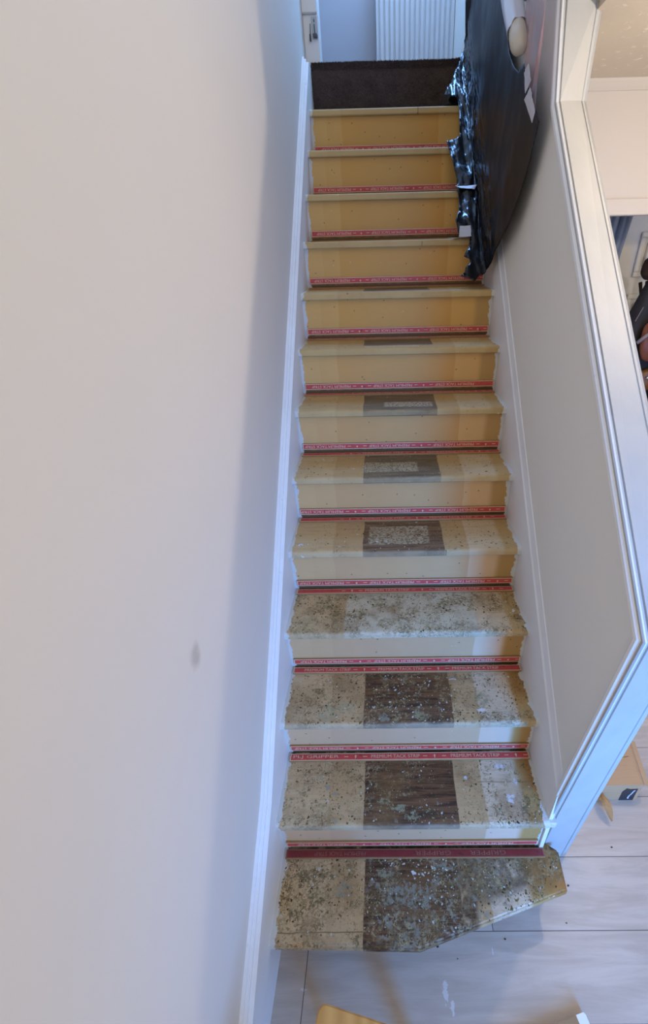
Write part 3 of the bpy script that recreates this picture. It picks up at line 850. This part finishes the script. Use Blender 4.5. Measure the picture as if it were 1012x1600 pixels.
# pink translucent plastic over the rail
def pink_map(y, s):
    base = .790
    d = ridge(Vector((y*16+s*3, s*3, 11)), 1)*.010+ridge(Vector((y*40, s*5, 3)), 1)*.004
    return Vector((min(.812, base-d+.006), y, pit(y)+s))
PINK = [(1.44, 1.02), (1.40, .945), (1.36, .895), (1.335, .865), (1.30, .88), (1.262, .862), (1.235, .90), (1.205, .905), (1.19, .885), (1.168, .885), (1.165, .95), (1.168, 1.02), (1.172, 1.06), (1.20, 1.09), (1.22, 1.22), (1.42, 1.25)]
bm = sheet_mesh(PINK, .009, pink_map, .25, 8)
mt = bpy.data.materials.new('pink_translucent_polythene'); mt.use_nodes = True; nt = mt.node_tree; nt.nodes.clear()
out_ = nt.nodes.new('ShaderNodeOutputMaterial'); tpb = nt.nodes.new('ShaderNodeBsdfTransparent'); tpb.inputs[0].default_value = (1, .93, .93, 1)
pb = nt.nodes.new('ShaderNodeBsdfPrincipled'); pb.inputs['Roughness'].default_value = .3
tl = nt.nodes.new('ShaderNodeBsdfTranslucent'); tl.inputs[0].default_value = lin(200, 176, 182)
nz = nt.nodes.new('ShaderNodeTexNoise'); nz.inputs['Scale'].default_value = 9; geo = nt.nodes.new('ShaderNodeNewGeometry'); nt.links.new(geo.outputs['Position'], nz.inputs['Vector'])
cr_ = nt.nodes.new('ShaderNodeValToRGB'); cr_.color_ramp.elements[0].color = lin(176, 170, 190); cr_.color_ramp.elements[0].position = .42; cr_.color_ramp.elements[1].color = lin(206, 150, 142); cr_.color_ramp.elements[1].position = .66
nt.links.new(nz.outputs[0], cr_.inputs[0]); nt.links.new(cr_.outputs[0], pb.inputs['Base Color'])
mx1 = nt.nodes.new('ShaderNodeMixShader'); mx1.inputs[0].default_value = .3; nt.links.new(pb.outputs[0], mx1.inputs[1]); nt.links.new(tl.outputs[0], mx1.inputs[2])
mx2 = nt.nodes.new('ShaderNodeMixShader'); mx2.inputs[0].default_value = .55; nt.links.new(tpb.outputs[0], mx2.inputs[1]); nt.links.new(mx1.outputs[0], mx2.inputs[2]); nt.links.new(mx2.outputs[0], out_.inputs[0])
o = obj('plastic_bag', bm, mt, True and None, origin=(.79, 1.3, pit(1.3)+.95))
for p in o.data.polygons: p.use_smooth = True
bm = bmesh.new(); vv = []
for i in range(40):
    q = P0+dr_*(.068+.03*i); ring = []
    for k in range(28):
        a = k*2*PI/28; rr = .031+.003*noise.noise(Vector((math.cos(a)*3, math.sin(a)*3, i*.25)))+.0015*math.sin(a*7+i*.2)
        ring.append(bm.verts.new(q+Vector((math.cos(a)*rr, 0, math.sin(a)*rr*1.25))))
    vv.append(ring)
for i in range(39):
    for k in range(28): bm.faces.new((vv[i][k], vv[i][(k+1) % 28], vv[i+1][(k+1) % 28], vv[i+1][k]))
slv = obj('sleeve', bm, plain('frosted_polythene', lin(196, 200, 212), .25, .6, .06, 12, .3), o, True)
tag(o, 'translucent pink plastic bag taped over the handrail end, top right', 'plastic bag')

# tape
M_tape = plain('frosted_white_tape', lin(206, 206, 214), .35, .5, .06)
def quad_tape(pts, label, t=.0008, grp='white tape holding the plastic'):
    bm = bmesh.new(); vs = [bm.verts.new(p) for p in pts]; bm.faces.new(vs)
    subdiv(bm, 3)
    for v in bm.verts: v.co += Vector((noise.noise(v.co*60)*.0015, noise.noise(v.co*50)*.0015, noise.noise(v.co*55)*.002))
    c0 = sum((Vector(p) for p in pts), Vector())/len(pts)
    o = obj('tape_piece', bm, M_tape, origin=c0); m_ = o.modifiers.new('thickness', 'SOLIDIFY'); m_.thickness = t
    return tag(o, label, 'tape', grp)
def WS(y, s, x=.779): return (x, y, pit(y)+s)
quad_tape([WS(1.30, .880), WS(1.262, .925), WS(1.211, .925), WS(1.262, .862)], 'narrow strip of grey tape between black sheet and pink bag')
quad_tape([WS(1.266, .845), WS(1.210, .912), WS(1.135, .915), WS(1.150, .880)], 'diamond of pale grey tape at the right tip of the black sheet')
quad_tape([(.688, 2.000, 2.108), (.712, 1.975, 2.096), (.770, 1.962, 2.090), (.783, 1.984, 2.108), (.735, 1.985, 2.104)], 'curved white tape across the black sheet below the third nosing down')
quad_tape([(.689, 1.797, 1.945), (.737, 1.797, 1.947), (.737, 1.763, 1.906), (.684, 1.763, 1.904)], 'square of white tape on the black sheet at the fourth nosing down')
quad_tape([(.640, 1.790, 1.9025), (.760, 1.800, 1.9030), (.756, 1.806+.012, 1.9030), (.69, 1.83, 1.9025)], 'white tape strip lying flat along the fourth nosing down')
quad_tape([(.664, 1.998, 2.0925), (.70, 2.02, 2.0935), (.706, 2.003, 2.0945)], 'small triangle of white tape on the wood beside the black sheet')

# ------------------------------------------------------------------ cardboard box behind the post
bx = empty('cardboard_box', (1.22, .50, 0), 'brown cardboard box with black tape on the floor behind the white post', 'box')
b = NB('cardboard', .8, .2)
c = b.mix(b.noise(5, 3), lin(178, 142, 104), lin(196, 160, 120)); c = b.mix(b.mul(b.st(b.noise(90, 2, .5, (.1, 3, 1)), .5, .7), .15), c, lin(150, 118, 84))
M_card = b.done(c, b.noise(120, 2), .1, .0006)
HB = .106
bm = bmesh.new()
prism(bm, [(1.10, .425), (1.304, .425), (1.335, .60), (1.10, .60)], 2, 0, HB)
obj('body', bm, M_card, bx)
bm = bmesh.new(); prism(bm, [(1.098, .424), (1.304, .424), (1.300, .53), (1.098, .50)], 2, HB, HB+.003); obj('flap', bm, M_card, bx)
bm = bmesh.new(); prism(bm, [(1.098, .505), (1.300, .534), (1.335, .602), (1.098, .602)], 2, HB, HB+.0025); obj('flap', bm, M_card, bx)
bm = bmesh.new()
q = [Vector(p) for p in ((1.305, .425, HB+.002), (1.336, .602, HB+.002), (1.362, .600, HB-.018), (1.333, .43, HB-.018))]
vs = [bm.verts.new(p) for p in q]+[bm.verts.new(p+Vector((0, 0, .003))) for p in q]
for f in ((0, 1, 2, 3), (7, 6, 5, 4), (0, 4, 5, 1), (1, 5, 6, 2), (2, 6, 7, 3), (3, 7, 4, 0)): bm.faces.new([vs[i] for i in f])
bmesh.ops.recalc_face_normals(bm, faces=bm.faces)
obj('flap', bm, M_card, bx)
M_btape = plain('black_tape', lin(34, 36, 46), .3, .5); M_wp = plain('tape_white_print', lin(214, 220, 232), .4, .4)
bm = bmesh.new()
prism(bm, [(1.236, -.0), (1.290, -.0), (1.290, .080), (1.262, .078), (1.248, .084), (1.236, .06)], 1, .4235, .4248)
# printed wavy white mark
wv = [(1.268, .012), (1.2665, .026), (1.270, .038), (1.274, .050), (1.2765, .062), (1.281, .074)]
for i in range(len(wv)-1):
    (xa, za), (xb, zb) = wv[i], wv[i+1]
    put_shape(bm, [(xa-.0035, za), (xa+.0035, za), (xb+.0025, zb-.002), (xb-.0025, zb-.002)], [(0, 1, 2, 3)], Matrix(((1, 0, 0, 0), (0, 0, 1, .4232), (0, 1, 0, 0), (0, 0, 0, 1))), 1)
obj('tape', bm, [M_btape, M_wp], bx)

# torn scrap of brown card sticking out by the box
bm = bmesh.new()
rl = []
for j in range(5):
    t = j/4-.5; row2 = []
    for i in range(9):
        u = i/8; wdt = .034*math.sin(PI*min(1, u*.85+.12))**.8
        row2.append(Vector((1.155+.012*u+t*wdt*.9, .415-.075*u, .055-.006*u+.008*math.cos(t*3)+.006*math.sin(u*4)-.02*u*u)))
    rl.append(row2)
loft(bm, rl)
scrap = obj('card_scrap', bm, plain('torn_brown_card', lin(196, 148, 92), .7, .3, .2, 40), origin=(1.155, .39, .02))
scrap.modifiers.new('thickness', 'SOLIDIFY').thickness = .0015
tag(scrap, 'curled torn scrap of tan card poking out beside the cardboard box', 'scrap')

# ------------------------------------------------------------------ pine stool and white-edged board at the bottom of the picture
stool = empty('pine_stool', (.34, -.36, 0), 'orange pine stool with a rounded corner, foot of the stairs', 'stool')
b = NB('varnished_pine', .4, .5)
wv_ = b.n.new('ShaderNodeTexWave'); b.t.links.new(b.vec((1, .35, 1), (.05, 0, 0)), wv_.inputs[0]); wv_.inputs['Scale'].default_value = 9; wv_.inputs['Distortion'].default_value = 9; wv_.inputs['Detail'].default_value = 2; wv_.inputs['Detail Scale'].default_value = .5
M_pine = b.done(b.mix(wv_.outputs[1], lin(190, 138, 70), lin(206, 158, 88)), wv_.outputs[1], .1, .0008)
def rounded(cx, cy_, hx, hy, r, rot, n=7):
    P = []
    for sx, sy_, a0 in ((1, 1, 0), (-1, 1, 90), (-1, -1, 180), (1, -1, 270)):
        for k in range(n+1):
            a = math.radians(a0+90*k/n); P.append((sx*(hx-r)+r*math.cos(a), sy_*(hy-r)+r*math.sin(a)))
    c_, s_ = math.cos(rot), math.sin(rot)
    return [(cx+x*c_-y*s_, cy_+x*s_+y*c_) for x, y in P]
ZS = .45; RT = math.radians(-12.5)
ctr = Vector((.188, -.186))+Vector((math.cos(RT)*.150+math.sin(RT)*.14, math.sin(RT)*.150-math.cos(RT)*.14))
bm = bmesh.new(); prism(bm, rounded(ctr.x, ctr.y, .150, .14, .016, RT), 2, ZS-.022, ZS)
es = [e for e in bm.edges if all(abs(v.co.z-ZS) < 1e-5 for v in e.verts)]
bmesh.ops.bevel(bm, geom=es, offset=.003, segments=2, affect='EDGES')
obj('seat', bm, M_pine, stool)
for sx in (-1, 1):
    for sy_ in (-1, 1):
        px, py = ctr.x+sx*.12*math.cos(RT)-sy_*.11*math.sin(RT), ctr.y+sx*.12*math.sin(RT)+sy_*.11*math.cos(RT)
        bm = bmesh.new(); box(bm, px-.014, px+.014, py-.014, py+.014, 0, ZS-.022, .002); obj('leg', bm, M_pine, stool)
bd = empty('shelf_board', (.74, -.30, 0), 'grey brown board with a white end on the floor, bottom right edge', 'board')
bm = bmesh.new(); RB = math.radians(13.5)
def rot2(u, v_, o=(.882, -.128), a=RB): return (o[0]+u*math.cos(a)-v_*math.sin(a), o[1]+u*math.sin(a)+v_*math.cos(a))
prism(bm, [rot2(-.40, 0), rot2(-.027, 0), rot2(-.027, -.30), rot2(-.40, -.30)], 2, .0, .022)
obj('board', bm, plain('board_grey_brown', lin(160, 128, 92), .6, .3, .1, 20), bd)
bm = bmesh.new(); prism(bm, [rot2(-.027, .001), rot2(-.004, .001), rot2(0, -.004), rot2(0, -.30), rot2(-.027, -.30)], 2, .0, .0225)
obj('end_cap', bm, M_gloss, bd)

_before = set(bpy.data.objects)
# ------------------------------------------------------------------ coats and bags hung beyond the opening
def blob(name, ctr, rx, ry, rz, mat, label, cat, group=None, amp=.12, sd=0, tilt=0, parent=None):
    bm = bmesh.new(); bmesh.ops.create_icosphere(bm, subdivisions=4, radius=1)
    for v in bm.verts:
        n_ = v.co.normalized(); k = 1+noise.noise(n_*2.2+Vector((sd, 0, 0)))*amp+ridge(Vector((n_.x*4+sd, n_.y*4, n_.z*1.2)), 1)*amp*.4
        v.co = Vector((n_.x*rx*k, n_.y*ry*k, (abs(n_.z)**.7)*(1 if n_.z > 0 else -1)*rz*k))
    bmesh.ops.rotate(bm, verts=bm.verts, cent=(0, 0, 0), matrix=Matrix.Rotation(tilt, 3, 'Y'))
    bmesh.ops.translate(bm, verts=bm.verts, vec=ctr)
    o = obj(name, bm, mat, parent, True, origin=None if parent else ctr)
    if label: tag(o, label, cat, group)
    return o
M_blk = plain('black_cloth', lin(40, 38, 42), .7, .3, .2, 30, .3)
M_brn = plain('brown_leather', lin(116, 64, 44), .45, .4, .2, 14, .3)
M_tanl = plain('tan_leather', lin(112, 72, 28), .45, .4, .25, 14, .3)
M_org = plain('rust_orange_cloth', lin(170, 74, 34), .8, .2, .2, 30, .3)
M_pur = plain('purple_cloth', lin(92, 48, 96), .8, .2, .2, 30, .3)
M_dbr = plain('dark_brown_felt', lin(52, 38, 34), .75, .2, .15, 30, .2)
M_gst = plain('grey_webbing', lin(126, 118, 122), .7, .3, .1, 60)
rack = empty('coat_stand', (1.84, 2.03, 0), 'dark wooden coat stand behind the hung coats and bags, right edge', 'coat stand')
bm = bmesh.new(); tube(bm, [(1.84, 2.20, .02), (1.84, 2.20, 1.84)], .022); obj('pole', bm, M_dbr, rack, True)
bm = bmesh.new(); tube(bm, [(1.84, 2.20, .0), (1.84, 2.20, .03)], .18, 24); obj('base', bm, M_dbr, rack)
for a in (0, 90, 180, 270):
    ca, sa = math.cos(math.radians(a)), math.sin(math.radians(a))
    bm = bmesh.new(); tube(bm, [(1.84, 2.20, 1.62), (1.84+ca*.06, 2.20+sa*.06, 1.61), (1.84+ca*.08, 2.20+sa*.08, 1.67)], .010, 10); obj('hook', bm, M_dbr, rack, True)
blob('hat', (1.705, 2.0, 1.75), .055, .055, .058, M_dbr, 'dark brown rounded cap topping the hanging coats by the panelled door', 'hat', amp=.05)
# black coat: sloped shoulders falling away to the left
bm = bmesh.new()
secs = []
for k in range(15):
    t = k/14; z = 1.69-.75*t; wx = .03+.16*min(1, t*1.9); cx = 1.735+.05*t; wy = .03+.05*min(1, t*2)
    ring = []
    for q in range(20):
        a = q*2*PI/20; rr = 1+noise.noise(Vector((math.cos(a)*2, math.sin(a)*2, t*2)))*.12+.05*math.sin(a*5+t*2)
        ring.append((cx+wx*math.cos(a)*rr, 2.02+wy*math.sin(a)*rr, z))
    secs.append(ring)
V = [[bm.verts.new(p) for p in r_] for r_ in secs]
for i in range(14):
    for q in range(20): bm.faces.new((V[i][q], V[i][(q+1) % 20], V[i+1][(q+1) % 20], V[i+1][q]))
bm.faces.new(V[0]); bm.faces.new(V[-1][::-1]); bmesh.ops.recalc_face_normals(bm, faces=bm.faces)
coat = obj('coat', bm, M_blk, origin=(1.76, 2.02, 1.0), smooth=True)
tag(coat, 'black coat with sloping shoulder hanging in front of the panelled door', 'coat')
bm = bmesh.new(); box(bm, 1.652, 1.655, 1.948, 1.951, 1.50, 1.57)
for v in bm.verts: v.co.x += (v.co.z-1.5)*.35
obj('zip', bm, M_gst, coat)
bm_b = blob('handbag', (1.80, 1.90, 1.42), .115, .035, .13, M_brn, 'brown leather handbag with grey strap hung over the black coat', 'handbag', amp=.08, sd=4)
bm = bmesh.new(); tube(bm, [(1.655, 1.88, 1.40), (1.69, 1.868, 1.44), (1.74, 1.86, 1.475), (1.80, 1.86, 1.51), (1.86, 1.875, 1.56)], .010, 8); obj('strap', bm, M_gst, bm_b, True)
tb = blob('handbag', (1.82, 1.90, 1.20), .105, .035, .062, M_tanl, 'tan leather bag with a bright stud, below the brown handbag', 'handbag', amp=.06, sd=9)
bm = bmesh.new(); bmesh.ops.create_uvsphere(bm, u_segments=12, v_segments=8, radius=.009); bmesh.ops.translate(bm, verts=bm.verts, vec=(1.757, 1.866, 1.215)); obj('stud', bm, M_chrome, tb, True)
blob('scarf', (1.87, 1.885, 1.085), .06, .03, .055, M_org, 'rust orange scarf hanging under the tan leather bag', 'scarf', amp=.2, sd=12)
blob('cloth_bag', (1.89, 1.875, .94), .075, .035, .075, M_pur, 'purple cloth bag hanging lowest beside the white capping', 'bag', amp=.12, sd=15)
for o in set(bpy.data.objects)-_before:
    if o.parent is None: o.location += Vector((.06, .14, 0))
# blue grey curtain with folds
bm = bmesh.new(); rows = []
for i in range(49):
    u = i/48; x = 1.42+.50*u-.0; row2 = []
    for j in range(9):
        t = j/8; z = 2.02-1.1*t
        xx = 1.42+(.34-.13*t)*u
        row2.append((xx, 2.50+.022*math.sin(u*24+t*1.2)+.01*math.sin(u*75), z))
    rows.append(row2)
loft(bm, rows)
cu = obj('curtain', bm, plain('blue_grey_curtain', lin(128, 134, 144), .8, .2, .08, 20), origin=(1.65, 2.5, 2.02), smooth=True)
cu.modifiers.new('thickness', 'SOLIDIFY').thickness = .002
tag(cu, 'blue grey gathered curtain beside the panelled door beyond the hall', 'curtain')

# ------------------------------------------------------------------ crumbs fallen on the floor by the bottom step
M_crumb = plain('dark_crumb', lin(84, 68, 60), .8, .2, .2, 80)
def crumb(x, y, s, label, mat=M_crumb, sd=0):
    s *= .72
    bm = bmesh.new(); bmesh.ops.create_icosphere(bm, subdivisions=2, radius=1)
    for v in bm.verts:
        k = 1+noise.noise(v.co*1.6+Vector((sd*3.1, 0, 0)))*.8; v.co = Vector((v.co.x*s*1.3*k, v.co.y*s*.8*k, v.co.z*s*.5*k))
    bmesh.ops.translate(bm, verts=bm.verts, vec=(x, y, s*.42))
    return tag(obj('crumb', bm, mat, origin=(x, y, 0)), label, 'crumb', 'crumbs of old underlay on the floor')
crumb(.487, .012, .0042, 'dark crumb on the floor just off the front edge of the bottom step', sd=1)
crumb(.545, -.015, .0022, 'tiny dark crumb on the floor in front of the bottom step corner', sd=2)
crumb(.945, .160, .0042, 'dark crumb on the floor right of the bottom step', sd=3)
crumb(.700, .028, .0034, 'dark sliver on the plank seam under the diagonal step edge', sd=4)
crumb(1.140, .268, .0036, 'dark crumb on the plank in front of the torn card scrap', sd=5)
crumb(.905, .065, .0026, 'small dark crumb on the floor below the step corner, right', sd=6)
for o in list(bpy.data.objects):
    if o.type == 'MESH' and o.name.startswith(('lettering',)): bpy.data.objects.remove(o)
